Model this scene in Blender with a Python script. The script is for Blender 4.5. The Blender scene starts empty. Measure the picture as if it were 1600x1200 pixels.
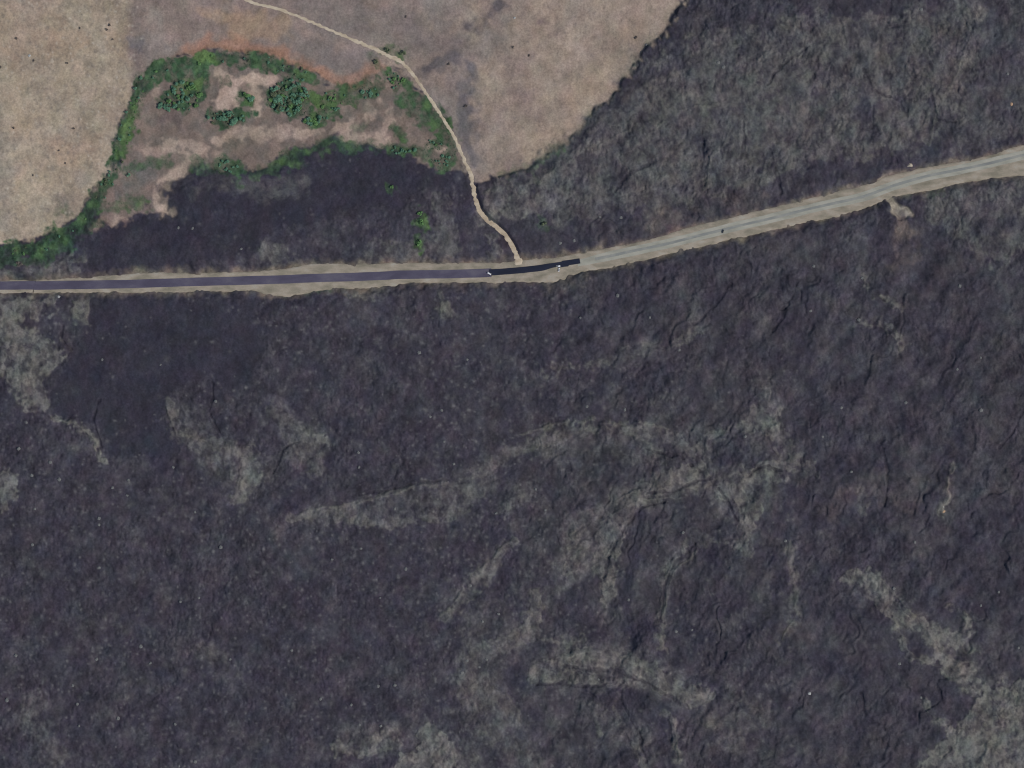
import bpy, bmesh, math, random
import numpy as np
from mathutils import Vector, noise as mnoise

S = 0.8                                  # metres per map unit (map units are counted from the north-west corner)
def W(x, y, z=0.0): return Vector(((x-800.0)*S, (600.0-y)*S, z))
R = math.radians
scn = bpy.context.scene
COL = scn.collection

# ------------------------------------------------------------------ camera, sky, sun, exposure
CAM_H = 6000.0
cd = bpy.data.cameras.new("camera"); cam = bpy.data.objects.new("camera", cd); COL.objects.link(cam)
cam.location = (0, 0, CAM_H); cam.rotation_euler = (0, 0, 0)
cd.sensor_width = 36.0; cd.lens = 36.0*CAM_H/(1600*S)
cd.clip_start = 50.0; cd.clip_end = 40000.0
scn.camera = cam

SUN_EL, SUN_AZ = R(47), R(112)           # elevation; compass bearing (clockwise from north = +Y)
world = bpy.data.worlds.new("World"); scn.world = world; world.use_nodes = True
wn = world.node_tree.nodes; wl = world.node_tree.links
bg = wn["Background"]; sky = wn.new("ShaderNodeTexSky"); sky.sky_type = 'NISHITA'
sky.sun_disc = False; sky.sun_elevation = SUN_EL; sky.sun_rotation = SUN_AZ
bg.inputs["Strength"].default_value = 0.10
wl.new(sky.outputs[0], bg.inputs["Color"])
sd = bpy.data.lights.new("sun", 'SUN'); sd.energy = 2.7; sd.angle = R(0.5); sd.color = (1.0, 0.955, 0.90)
sun = bpy.data.objects.new("sun", sd); COL.objects.link(sun)
sdir = Vector((math.sin(SUN_AZ)*math.cos(SUN_EL), math.cos(SUN_AZ)*math.cos(SUN_EL), math.sin(SUN_EL)))
sun.rotation_euler = sdir.to_track_quat('Z', 'Y').to_euler(); sun.location = (800, -300, 1500)
scn.view_settings.view_transform = 'Standard'; scn.view_settings.look = 'None'
scn.view_settings.exposure = 0.0; scn.view_settings.gamma = 1.0
try: scn.cycles.filter_width = 1.15
except Exception: pass

# ------------------------------------------------------------------ small helpers
def tag(o, label=None, cat=None, group=None, kind=None):
    if label: o["label"] = label
    if cat: o["category"] = cat
    if group: o["group"] = group
    if kind: o["kind"] = kind
    return o
def link_mesh(name, me, mat, parent=None):
    o = bpy.data.objects.new(name, me); COL.objects.link(o)
    if mat and not me.materials: me.materials.append(mat)
    if parent: o.parent = parent
    return o
def obj(name, bm, mat, parent=None, smooth=False):
    me = bpy.data.meshes.new(name); bm.normal_update(); bm.to_mesh(me); bm.free()
    if smooth:
        for p in me.polygons: p.use_smooth = True
    return link_mesh(name, me, mat, parent)
def srgb(r, g, b):
    f = lambda c: (c/255/12.92 if c/255 <= .04045 else ((c/255+.055)/1.055)**2.4)
    return np.array([f(r), f(g), f(b)])

def material(name, col, rough=0.85, var=0.15, scale=1.0, metallic=0.0, spec=0.3, obj_coords=False):
    m = bpy.data.materials.new(name); m.use_nodes = True
    nt = m.node_tree; n = nt.nodes; b = n["Principled BSDF"]
    b.inputs["Roughness"].default_value = rough; b.inputs["Metallic"].default_value = metallic
    b.inputs["Specular IOR Level"].default_value = spec
    tc = n.new("ShaderNodeTexCoord"); nz = n.new("ShaderNodeTexNoise"); nz.inputs["Scale"].default_value = scale
    nz.inputs["Detail"].default_value = 5
    nt.links.new(tc.outputs["Object"], nz.inputs["Vector"])
    rp = n.new("ShaderNodeMapRange"); rp.inputs["From Min"].default_value = .3; rp.inputs["From Max"].default_value = .7
    rp.inputs["To Min"].default_value = 1-var; rp.inputs["To Max"].default_value = 1+var
    nt.links.new(nz.outputs["Fac"], rp.inputs["Value"])
    mx = n.new("ShaderNodeVectorMath"); mx.operation = 'SCALE'; mx.inputs[0].default_value = tuple(col)
    nt.links.new(rp.outputs["Result"], mx.inputs["Scale"]); nt.links.new(mx.outputs[0], b.inputs["Base Color"])
    return m

# ------------------------------------------------------------------ the map: traced outlines, in map units
# x, centre line, north edge of the gravel, south edge of the gravel, all measured along the road
ROAD_TAB = [(-900,462,452,476),(-400,452,442,466),(0,446,437,459),(60,446,436,459),(100,445,434,458),(150,444.5,431,458),(200,443.5,427,458),(240,442.3,424,458.5),(300,440.3,425.5,457),(350,439,424,456),(400,437.5,422,455),
 (418,437,421,462),(450,436,418,464),(475,435,413,460),(500,434,411,454),(550,432.5,411,452),(600,430.5,410,450),(620,429,410,448),(640,428.8,409.5,442),(700,428,410,443),(750,426.5,409.5,442.5),
 (780,425,409,443),(800,423.5,407,440.5),(840,419.5,402.5,442),(860,416.5,401,441),(880,413.5,399,437),(905,410,395,426),(950,400.5,386,420),(1000,390,377,408),(1050,379,363,396),(1100,366.5,348,385),
 (1150,354,337,373),(1200,342.5,325.5,362),(1250,330,313,350),(1300,318.5,300,341),(1350,307,289,325),(1400,289,271,308),(1450,275,260,299),(1500,265,251.5,287),(1550,254,241,280),(1600,242,224.5,275),(1800,196,176,226),(2400,60,40,90)]
ROAD = [(a,b) for a,b,c,d in ROAD_TAB]
TRACK = [(150,-120),(300,-40),(385,0),(440,16),(490,36),(540,57),(580,74),(605,86),(625,96),(640,110),(655,130),(670,152),(685,174),(700,198),
         (712,219),(722,243),(731,262),(737,277),(739,292),(743,312),(748,328),(760,343),(775,354),(788,366),(799,382),(806,396),(810,414)]
HILL = [(-900,385),(0,380),(40,377),(90,362),(122,338),(150,302),(170,272),(180,235),(190,190),(203,155),(218,128),(240,104),(280,88),(330,78),(400,84),
        (450,98),(500,118),(540,138),(565,134),(600,110),(622,100),(645,128),(682,172),(706,214),(725,255),(738,285),(745,286),(762,280),(800,270),(842,250),(872,226),
        (905,200),(932,170),(952,148),(982,108),(1020,66),(1048,32),(1068,0),(1120,-90),(1180,-500),(1200,-9000),(-9000,-9000),(-9000,385)]
OASIS = [(150,345),(165,300),(188,250),(200,190),(228,125),(262,98),(330,84),(400,90),(480,115),(540,140),(600,112),(622,102),(650,135),(690,190),(714,232),(722,262),
         (700,270),(672,262),(650,235),(610,226),(560,228),(520,222),(480,228),(430,252),(400,262),(350,268),(300,262),(286,272),(262,288),(250,300),(262,318),(264,336),(250,340),
         (238,322),(220,328),(205,345),(180,352)]
DARK1 = [(140,400),(130,372),(180,350),(240,345),(262,330),(255,300),(290,280),(340,278),(400,268),(450,250),(490,232),(560,232),(640,238),(660,262),(700,275),(690,300),(600,330),(500,345),
         (440,360),(380,385),(330,415),(200,420),(150,420)]
DARK2 = [(130,465),(320,468),(400,480),(420,520),(380,600),(330,610),(270,630),(262,680),(275,730),(225,735),(180,715),(160,680),(140,655),(95,645),(90,600),(108,560),(110,520)]
GREY_POLYS = [ # (strength, outline)
 (.72, [(-400,462),(92,462),(78,488),(36,494),(34,520),(72,522),(98,532),(104,558),(84,586),(80,620),(60,640),(20,612),(0,596),(-400,560)]),
 (.60, [(104,462),(150,466),(143,490),(138,506),(116,500),(108,480)]),
 (.80, [(1700,1040),(1600,1064),(1560,1084),(1540,1092),(1508,1122),(1478,1142),(1450,1178),(1425,1210),(1400,1500),(1800,1500)]),
 (.20, [(1400,20),(1700,-60),(1800,190),(1500,240),(1400,180)]),
 (.38, [(820,310),(850,180),(960,140),(1050,60),(1180,40),(1300,30),(1420,20),(1530,10),(1545,60),(1500,150),(1470,215),(1400,235),(1250,260),(1150,300),(1060,320),(960,330),(900,350)]),
 (.35, [(1440,300),(1600,262),(1800,210),(1800,330),(1600,400),(1540,400),(1500,370),(1450,330)]),
 (.40, [(395,415),(400,388),(425,372),(455,380),(458,412)]),
 (.50, [(750,330),(752,292),(790,280),(850,262),(900,240),(900,290),(850,310),(800,340)]),
]
GREY_STROKES = [
 (.22,[(860,700,16),(930,690,24),(1020,700,30),(1100,700,30),(1190,680,30)]), (.30,[(880,900,26),(930,830,30),(990,780,26),(1080,750,24),(1180,760,30)]), (.25,[(1150,790,24),(1160,850,18)]), (.25,[(800,1000,34),(860,1040,32),(960,1030,34),(1060,1075,26)]),
 (.22,[(500,808,14),(600,795,22),(700,780,28),(760,740,24)]), (.18,[(290,640,24),(340,710,34),(400,740,30)]), (.2,[(430,640,16),(480,690,36)]), (.25,[(760,960,30),(750,1040,36),(760,1120,40),(820,1180,30)]), (.22,[(930,1110,20),(990,1150,24)]), (.25,[(1050,870,12),(1030,960,12)]),
 (.2,[(550,1160,20),(640,1150,34),(720,1180,34)]), (.25,[(1350,910,24),(1430,970,26),(1500,1000,24),(1560,1080,30)]), (.2,[(1200,620,18),(1220,700,20),(1260,735,12)]), (.15,[(960,555,18),(1040,545,16)]), (.2,[(1110,1110,20),(1180,1120,26)]), # (strength, [(x,y,half width)...])
 (.75,[(88,654,4),(118,660,6),(143,680,5),(155,700,5),(164,720,4)]), (.6,[(0,745,12),(10,765,16),(0,785,12)]),
 (.45,[(258,630,9),(285,685,13),(325,700,15),(362,705,18),(385,735,22),(382,765,14),(365,780,7)]), (.65,[(390,700,10),(390,750,14),(372,776,6)]),
 (.35,[(420,640,10),(478,690,26),(500,735,14)]), (.6,[(492,680,8),(508,686,7)]),
 (.6,[(690,468,9),(697,486,12)]),
 (.40,[(462,808,7),(520,798,8),(560,784,7),(620,766,5),(682,752,5),(722,756,12),(738,772,17),(718,796,8),(650,810,8),(600,816,7),(540,812,8),(500,812,5)]),
 (.5,[(560,782,3),(620,766,3),(682,751,3)]), (.5,[(520,808,6),(548,812,5)]),
 (.5,[(855,668,3),(880,661,3),(930,658,3),(1000,664,3)]),
 (.5,[(905,668,6),(960,670,9),(1010,680,14),(1050,696,20),(1080,712,14),(1110,680,8),(1140,672,8),(1178,662,12),(1202,645,14),(1194,622,10)]),
 (.38,[(745,745,8),(775,722,9),(812,702,8),(860,686,7),(905,670,6)]), (.3,[(775,800,8),(820,770,12),(850,790,8)]),
 (.55,[(1095,722,8),(1045,752,20),(1004,770,19),(975,800,15),(950,840,18),(945,880,19),(950,930,12),(955,962,8)]),
 (.7,[(1050,752,12),(1085,752,12)]), (.65,[(970,800,6),(960,850,8),(955,890,8)]),
 (.6,[(1045,756,8),(1090,748,14),(1112,758,11),(1150,768,16),(1182,744,14),(1212,736,16),(1232,726,9)]), (.72,[(1175,745,8),(1205,737,8)]),
 (.55,[(1150,768,12),(1172,800,15),(1156,842,9)]), (.4,[(1100,845,4),(1140,848,7),(1172,862,7)]), (.5,[(1238,718,6),(1262,730,8),(1275,738,5)]),
 (.6,[(908,848,14),(892,886,13)]), (.45,[(1072,848,6),(1050,880,6),(1036,920,6),(1030,968,7),(1036,1015,4)]),
 (.45,[(800,838,4),(772,870,8),(750,900,11),(724,930,9),(700,962,7)]),
 (.55,[(838,930,8),(832,960,12),(824,985,18),(790,1002,14),(760,1010,8)]), (.5,[(840,1000,5),(880,1004,4),(920,1002,4)]),
 (.62,[(840,1052,13),(900,1032,18),(950,1030,16),(1000,1044,15),(1040,1070,16),(1080,1088,13),(1108,1090,9)]), (.5,[(860,1060,10),(930,1060,10),(1010,1076,8)]),
 (.35,[(780,1000,12),(742,1040,26),(740,1090,26),(790,1110,24),(770,1150,18)]), (.45,[(930,1100,7),(934,1145,7)]), (.45,[(955,1105,5),(984,1150,6),(1000,1195,6)]),
 (.45,[(1044,1118,5),(1048,1150,4),(1060,1185,4)]), (.3,[(1140,1090,14),(1170,1110,12),(1150,1160,16)]),
 (.55,[(530,1172,10),(570,1165,14),(612,1156,17)]), (.8,[(670,1150,18),(692,1180,25),(645,1214,34)]), (.4,[(700,1170,16),(730,1190,18)]),
 (.7,[(1325,900,10),(1358,908,19),(1386,948,18),(1420,964,16),(1452,984,16),(1480,1000,14),(1508,990,10),(1516,976,6),(1502,956,5),(1482,945,4)]),
 (.75,[(1470,1000,13),(1475,1030,12),(1508,1045,8),(1520,1060,6),(1550,1082,12),(1590,1105,26)]),
 (.55,[(1398,980,4),(1420,1022,5),(1462,1036,6)]), (.6,[(1478,1044,5),(1528,1078,6)]), (.5,[(1470,1026,4),(1526,1018,4)]), (.5,[(1446,1100,3),(1462,1120,4),(1482,1132,4)]),
 (.55,[(1196,612,9),(1190,640,14),(1225,700,12)]), (.55,[(1530,20,11),(1528,34,8)]), (.4,[(1510,45,8),(1492,80,7),(1485,110,8)]),
 (.5,[(1344,434,4),(1366,460,3),(1384,470,3),(1408,482,3)]), (.45,[(1338,504,5),(1368,508,4),(1384,512,5),(1402,530,3),(1410,542,3)]),
 (.5,[(1487,716,3),(1482,760,4),(1474,800,5)]),
 (.4,[(850,580,5),(900,570,4),(960,560,5),(1005,547,11),(1030,540,6),(1082,522,4),(1105,514,3)]),
 (.3,[(300,300,8),(340,292,8),(420,300,14),(480,290,12)]), (.35,[(590,390,16),(640,395,18),(700,380,20),(690,320,20)]),
 (.5,[(768,368,6),(775,385,8),(760,400,8)]), (.4,[(520,452,8),(560,460,10),(600,452,8)]),(.35,[(1232,850,5),(1240,900,5),(1235,960,6)]),
 (.4,[(1225,1000,6),(1240,960,4)]),(.35,[(1340,770,10),(1350,800,8)]),(.3,[(60,1090,14),(45,1120,18),(80,1180,20)]),(.3,[(320,1020,14),(350,1030,12)]),
 (.55,[(180,262,10),(215,268,16),(225,290,14),(205,310,12)]), (.5,[(30,410,9),(80,418,10),(130,400,8)]), (.45,[(0,428,8),(60,424,8),(120,420,6)]),
]
BROWN_STROKES = [(.75,[(1408,350,11),(1416,368,15)]),(.5,[(1412,375,16),(1425,390,18),(1405,412,8)]), (.55,[(870,452,14),(910,440,8)]), (.6,[(232,262,4),(250,320,8),(262,332,5)]), (.35,[(120,445,20),(60,425,10)]),
 (.3,[(1100,320,20),(1180,300,24)]), (.35,[(1040,350,30)]), (.25,[(1300,790,14),(1340,760,20),(1420,760,30)]), (.35,[(1245,950,4),(1240,1000,5)]), (.3,[(700,450,8),(790,446,8)]) ]
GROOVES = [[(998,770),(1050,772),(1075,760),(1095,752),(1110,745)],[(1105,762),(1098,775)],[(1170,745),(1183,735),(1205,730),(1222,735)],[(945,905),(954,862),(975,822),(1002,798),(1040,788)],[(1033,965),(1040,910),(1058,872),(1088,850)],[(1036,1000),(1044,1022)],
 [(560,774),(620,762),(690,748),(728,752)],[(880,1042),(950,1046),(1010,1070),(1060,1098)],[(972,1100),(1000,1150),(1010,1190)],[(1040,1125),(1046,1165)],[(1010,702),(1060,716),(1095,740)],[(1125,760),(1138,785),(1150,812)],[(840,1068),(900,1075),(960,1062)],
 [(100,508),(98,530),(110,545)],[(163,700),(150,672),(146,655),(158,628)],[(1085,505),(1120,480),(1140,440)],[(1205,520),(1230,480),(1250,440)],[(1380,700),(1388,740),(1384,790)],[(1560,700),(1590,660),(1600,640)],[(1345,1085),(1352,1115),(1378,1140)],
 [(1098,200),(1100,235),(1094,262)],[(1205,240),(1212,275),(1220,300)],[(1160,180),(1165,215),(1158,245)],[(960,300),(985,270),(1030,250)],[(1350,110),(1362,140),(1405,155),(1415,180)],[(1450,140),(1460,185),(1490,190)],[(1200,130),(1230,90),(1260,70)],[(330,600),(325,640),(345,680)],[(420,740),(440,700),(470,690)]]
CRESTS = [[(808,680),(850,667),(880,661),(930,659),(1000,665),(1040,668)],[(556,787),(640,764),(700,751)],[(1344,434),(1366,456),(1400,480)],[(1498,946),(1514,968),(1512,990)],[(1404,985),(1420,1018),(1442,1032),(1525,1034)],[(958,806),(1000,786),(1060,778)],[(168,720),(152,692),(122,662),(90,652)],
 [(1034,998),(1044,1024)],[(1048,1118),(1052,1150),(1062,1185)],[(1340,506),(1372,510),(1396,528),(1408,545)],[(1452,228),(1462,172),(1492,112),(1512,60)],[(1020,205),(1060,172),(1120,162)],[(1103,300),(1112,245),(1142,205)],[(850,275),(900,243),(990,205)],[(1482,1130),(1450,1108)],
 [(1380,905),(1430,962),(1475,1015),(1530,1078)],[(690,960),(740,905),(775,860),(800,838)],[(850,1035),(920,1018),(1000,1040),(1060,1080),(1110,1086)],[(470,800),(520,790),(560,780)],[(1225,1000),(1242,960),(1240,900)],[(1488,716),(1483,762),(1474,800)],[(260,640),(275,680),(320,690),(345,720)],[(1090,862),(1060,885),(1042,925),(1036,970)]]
DARK_STROKES = [ # darker rock plus shadow painted into the colour: young lobes, channel floors, flow margins
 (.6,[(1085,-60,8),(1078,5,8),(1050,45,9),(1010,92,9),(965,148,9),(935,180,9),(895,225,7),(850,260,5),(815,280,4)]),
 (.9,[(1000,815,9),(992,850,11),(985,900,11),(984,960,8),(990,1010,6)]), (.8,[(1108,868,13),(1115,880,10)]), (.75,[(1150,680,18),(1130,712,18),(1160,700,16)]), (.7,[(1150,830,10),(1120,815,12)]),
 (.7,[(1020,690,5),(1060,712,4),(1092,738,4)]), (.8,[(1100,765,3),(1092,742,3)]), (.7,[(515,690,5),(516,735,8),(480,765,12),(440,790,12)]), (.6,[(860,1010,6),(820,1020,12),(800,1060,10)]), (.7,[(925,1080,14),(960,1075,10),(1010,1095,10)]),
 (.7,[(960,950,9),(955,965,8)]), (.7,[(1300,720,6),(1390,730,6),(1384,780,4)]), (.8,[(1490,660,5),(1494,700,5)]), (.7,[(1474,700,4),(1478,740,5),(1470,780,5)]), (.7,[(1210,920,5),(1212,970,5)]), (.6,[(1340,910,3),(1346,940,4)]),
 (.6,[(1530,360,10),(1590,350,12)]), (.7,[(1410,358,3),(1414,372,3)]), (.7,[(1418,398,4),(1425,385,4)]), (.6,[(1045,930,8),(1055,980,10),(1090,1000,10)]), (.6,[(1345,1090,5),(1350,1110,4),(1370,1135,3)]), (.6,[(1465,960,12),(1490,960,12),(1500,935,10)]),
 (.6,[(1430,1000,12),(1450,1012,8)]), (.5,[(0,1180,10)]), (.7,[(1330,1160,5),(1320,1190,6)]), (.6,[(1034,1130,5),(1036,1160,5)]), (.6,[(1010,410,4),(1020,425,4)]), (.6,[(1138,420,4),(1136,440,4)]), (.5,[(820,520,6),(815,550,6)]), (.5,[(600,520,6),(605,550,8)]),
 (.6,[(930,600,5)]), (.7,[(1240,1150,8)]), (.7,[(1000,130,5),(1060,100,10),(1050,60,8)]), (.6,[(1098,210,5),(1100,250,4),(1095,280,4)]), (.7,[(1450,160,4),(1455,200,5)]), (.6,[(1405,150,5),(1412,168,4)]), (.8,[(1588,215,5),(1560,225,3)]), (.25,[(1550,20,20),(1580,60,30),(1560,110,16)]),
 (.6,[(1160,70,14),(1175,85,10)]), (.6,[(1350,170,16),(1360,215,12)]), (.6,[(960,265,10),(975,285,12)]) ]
GREEN = [
 (.85,.25,[(636,128,7),(664,162,13),(690,198,14),(706,232,9)]), (.6,.1,[(560,228,7),(610,226,9),(645,232,12),(672,248,12)]), (.7,.2,[(540,150,12),(562,148,9)]), (.55,.1,[(195,268,8),(225,260,9),(262,252,9)]), (.6,.3,[(170,318,6),(195,322,7),(225,318,6)]), (.5,.0,[(295,262,7),(330,268,7)]), # (strength, yellowness, [(x,y,half width)...])
 (.95,.15,[(-200,398,16),(0,396,15),(60,390,13),(108,366,13),(140,330,11),(165,296,9),(182,250,9),(196,205,10),(208,165,10),(222,132,12),(255,108,15),(330,92,12),(400,92,11),(440,102,10),(480,120,11)]),
 (.95,.8,[(212,172,8),(198,215,9),(186,248,5)]), (.9,.8,[(312,86,8),(335,92,8)]),
 (.95,.1,[(262,112,16),(300,118,22),(300,140,24),(285,155,22)]), (.9,.85,[(300,135,12),(285,148,10),(268,160,8)]), (.95,.0,[(255,160,8),(280,165,12),(305,160,10)]),
 (.95,.0,[(335,178,12),(355,190,14),(385,182,12)]), (.9,.3,[(382,146,9),(390,158,6)]), (.75,.2,[(345,132,5),(352,130,6)]),
 (.95,.0,[(435,140,16),(455,150,26),(470,165,22),(425,158,8)]), (.95,.7,[(485,150,14),(510,160,18),(540,155,14)]), (.85,1.,[(500,175,14)]), (.9,.3,[(490,188,12),(520,180,12)]),
 (.9,.4,[(540,145,16),(575,135,12)]), (.85,.1,[(588,132,8),(575,148,8)]), (.9,.3,[(612,112,5),(618,128,12)]), (.8,.2,[(640,150,16),(660,175,18)]), (.85,.1,[(650,130,4),(680,170,5),(698,200,6)]),
 (.95,.3,[(690,200,14),(688,215,18),(670,225,10)]), (.85,.2,[(700,245,12),(690,258,12),(670,255,8)]), (.7,.2,[(620,195,10),(632,215,10)]),
 (.75,.1,[(600,228,8),(640,232,10),(655,240,8)]), (.6,.2,[(560,232,8),(520,228,8),(490,232,10)]), (.65,.2,[(470,238,10),(440,250,8),(465,255,12)]), (.5,.3,[(430,262,10),(405,270,10)]),
 (.75,.1,[(350,258,14),(375,262,12)]), (.55,.1,[(318,265,8),(300,262,8)]), (.55,.1,[(255,250,6),(230,254,8),(212,262,8)]), (.5,.4,[(228,322,4),(190,322,6),(180,330,8)]),
 (.7,.1,[(150,345,9),(125,358,10),(100,385,10),(60,404,12),(0,408,10)]),
 (.9,.6,[(658,335,7),(657,348,9)]), (.85,.6,[(655,380,8)]), (.8,.3,[(612,292,6)]), (.35,.2,[(848,345,7),(855,355,6)]),
 (.55,.6,[(604,78,6),(618,76,8),(630,84,6)]), (.5,.7,[(585,92,8),(592,102,6)]),
 (.14,.2,[(880,220,5),(905,202,6),(935,172,5),(955,148,6),(985,108,6),(1010,80,5),(1045,36,5),(1062,8,5)]), (.3,.2,[(790,272,8),(840,256,8),(880,225,6)]),
 (.35,.3,[(95,320,14),(112,330,8)]), (.3,.4,[(200,160,4)]), (.45,.2,[(425,452,6),(520,450,6),(560,444,5)]), (.3,.2,[(560,200,10),(580,190,8)]),(.35,.1,[(470,120,14),(440,112,10)]),
 (.4,.1,[(372,300,6)]), (.3,.1,[(1462,300,6),(1475,296,5)]),
]
PINK_STROKES = [(.95,[(335,118,8),(352,124,7),(368,132,6),(400,122,9),(425,124,8)]), (.9,[(355,135,8),(362,150,15),(352,162,12),(340,160,8)]), (.85,[(395,135,7),(402,165,10),(400,178,6)]),
 (.6,[(232,232,9),(270,226,11),(310,232,13),(335,240,9)]), (.7,[(335,215,8),(380,212,11),(430,208,9),(470,206,8),(500,205,7)]), (.8,[(455,210,9),(490,205,8)]), (.7,[(520,208,7),(556,200,8),(545,190,6)]),
 (.8,[(575,165,8),(582,180,9)]), (.85,[(612,170,6),(606,190,9),(598,212,10),(590,220,8)]), (.7,[(560,222,8),(600,220,7),(530,215,7)]), (.7,[(592,148,6)]), (.7,[(672,230,6),(690,238,7)]), (.7,[(650,246,4),(664,258,5)]),
 (.7,[(240,132,8),(235,145,7)]), (.75,[(218,160,4)]), (.8,[(290,245,7),(280,262,8),(262,280,7),(252,296,6)]), (.8,[(244,312,5),(246,325,6),(262,332,6)]), (.6,[(225,326,5),(240,324,5)]), (.6,[(180,340,4),(195,346,4)]),(.7,[(150,352,4)])]

# ------------------------------------------------------------------ numpy fields over the ground sheet
STEP = 1.15
def axis(lo, hi, far_lo, far_hi):
    a = list(np.arange(lo, hi+1e-6, STEP)); d = STEP
    up = [];   v = a[-1]
    while v < far_hi: d *= 1.22; v += d; up.append(v)
    d = STEP; dn = []; v = a[0]
    while v > far_lo: d *= 1.22; v -= d; dn.append(v)
    return np.array(dn[::-1]+a+up)
GX = axis(-75, 1675, -14000, 15600); GY = axis(-75, 1275, -14000, 15200)
NX, NY = len(GX), len(GY)

def wmat(c, s, n):
    u = c/s; i = np.floor(u).astype(int); f = u-i
    w = [(1-f)**3/6, (3*f**3-6*f**2+4)/6, (-3*f**3+3*f**2+3*f+1)/6, f**3/6]
    m = np.zeros((len(c), n), np.float32); r = np.arange(len(c))
    for k in range(4): np.add.at(m, (r, (i+k-1) % n), w[k])
    return m
def noise(seed, sx, sy=None, octs=1, gain=.5):
    """smooth noise of unit variance; sx, sy are feature sizes in map units"""
    sy = sy or sx; rs = np.random.RandomState(seed); out = 0; tot = 0; a = 1.0
    for o in range(octs):
        nx = int(2400/sx)+5; ny = int(2000/sy)+5
        l = rs.randn(ny, nx).astype(np.float32)
        v = wmat(GY, sy, ny) @ l @ wmat(GX, sx, nx).T
        out = out+a*v/0.479; tot += a*a; a *= gain; sx *= .5; sy *= .5
    return out/math.sqrt(tot)
# a coarse canvas for the traced outlines, read back with a wandering edge
CX = np.arange(-240, 1848, 3.0); CY = np.arange(-240, 1449, 3.0)
cxx, cyy = np.meshgrid(CX, CY)
def samp(f, x, y):
    u = np.clip((x-CX[0])/3, 0, len(CX)-1.001); v = np.clip((y-CY[0])/3, 0, len(CY)-1.001)
    i = u.astype(int); j = v.astype(int); a = u-i; b = v-j
    return (f[j,i]*(1-a)+f[j,i+1]*a)*(1-b)+(f[j+1,i]*(1-a)+f[j+1,i+1]*a)*b
def seg(x, y, p, q):
    dx, dy = q[0]-p[0], q[1]-p[1]; L = dx*dx+dy*dy+1e-9
    t = np.clip(((x-p[0])*dx+(y-p[1])*dy)/L, 0, 1)
    return np.hypot(x-p[0]-t*dx, y-p[1]-t*dy), t
def poly_sd(pts):
    """positive inside"""
    d = np.full(cxx.shape, 1e9); ins = np.zeros(cxx.shape, bool); n = len(pts)
    for k in range(n):
        p, q = pts[k], pts[(k+1) % n]
        d = np.minimum(d, seg(cxx, cyy, p, q)[0])
        if p[1] != q[1]:
            c = ((cyy < p[1]) != (cyy < q[1])) & (cxx < p[0]+(cyy-p[1])*(q[0]-p[0])/(q[1]-p[1]))
            ins ^= c
    return np.where(ins, d, -d)
def stroke_sd(pts):
    out = np.full(cxx.shape, -1e3)
    if len(pts) == 1: pts = pts*2
    x0 = min(p[0]-p[2] for p in pts)-60; x1 = max(p[0]+p[2] for p in pts)+60
    y0 = min(p[1]-p[2] for p in pts)-60; y1 = max(p[1]+p[2] for p in pts)+60
    i0, i1 = np.searchsorted(CX, [x0, x1]); j0, j1 = np.searchsorted(CY, [y0, y1])
    xs, ys = cxx[j0:j1, i0:i1], cyy[j0:j1, i0:i1]
    for p, q in zip(pts[:-1], pts[1:]):
        d, t = seg(xs, ys, p, q)
        out[j0:j1, i0:i1] = np.maximum(out[j0:j1, i0:i1], p[2]+(q[2]-p[2])*t-d)
    return out
def line_d(pts):
    d = np.full(cxx.shape, 1e9)
    for p, q in zip(pts[:-1], pts[1:]): d = np.minimum(d, seg(cxx, cyy, p, q)[0])
    return d
def ss(x, a, b):
    t = np.clip((x-a)/(b-a), 0, 1); return t*t*(3-2*t)

PX, PY = np.meshgrid(GX.astype(np.float32), GY.astype(np.float32))
wx = noise(1, 26, octs=3, gain=.6); wy = noise(2, 26, octs=3, gain=.6)
fine = noise(3, 7, octs=2, gain=.7); fine2 = noise(4, 5, octs=2); mid = noise(5, 18, octs=3, gain=.6); big = noise(6, 90, octs=3)
def field(f, amp=4.0): return samp(f, PX+amp*wx, PY+amp*wy)

grain0 = grain = noise(18, 3.0, 3.4)
def win(pts, amp, pad=26):
    """the part of the sheet near a stroke, and the distance field there"""
    m = max(p[2] for p in pts)+pad; xs = [p[0] for p in pts]; ys = [p[1] for p in pts]
    i0, i1 = np.searchsorted(GX, [min(xs)-m, max(xs)+m]); j0, j1 = np.searchsorted(GY, [min(ys)-m, max(ys)+m])
    w = (slice(j0, j1), slice(i0, i1)); x = PX[w]+amp*wx[w]; y = PY[w]+amp*wy[w]
    out = np.full(x.shape, -1e3, np.float32)
    if len(pts) == 1: pts = pts*2
    for p, q in zip(pts[:-1], pts[1:]):
        d, t = seg(x, y, p, q); out = np.maximum(out, p[2]+(q[2]-p[2])*t-d)
    return w, out
sd_hill = field(poly_sd(HILL), 2.5); sd_oas = field(poly_sd(OASIS), 4)
soft_e = ss(PX, 745, 800)
hill = ss(sd_hill+(1.6+1.6*soft_e)*fine+1.2*grain0, -3-5*soft_e, 4+3*soft_e)
oasis = ss(sd_oas+2.5*fine, -4, 4)*(1-hill)
sd_soil = np.maximum(np.maximum(sd_hill, sd_oas), np.minimum(sd_hill, sd_oas)+8)
soil = ss(sd_soil+(1.8+1.6*soft_e)*fine+1.2*grain0, -3-5*soft_e, 4+3*soft_e)
road_d = samp(line_d(ROAD), PX, PY); track_d = samp(line_d(TRACK), PX, PY)
dark = np.maximum(ss(field(poly_sd(DARK1), 6)+6*fine, -8, 10), ss(field(poly_sd(DARK2), 9)+5*fine+7*mid-3, -14, 16))*(1-soil)

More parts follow.
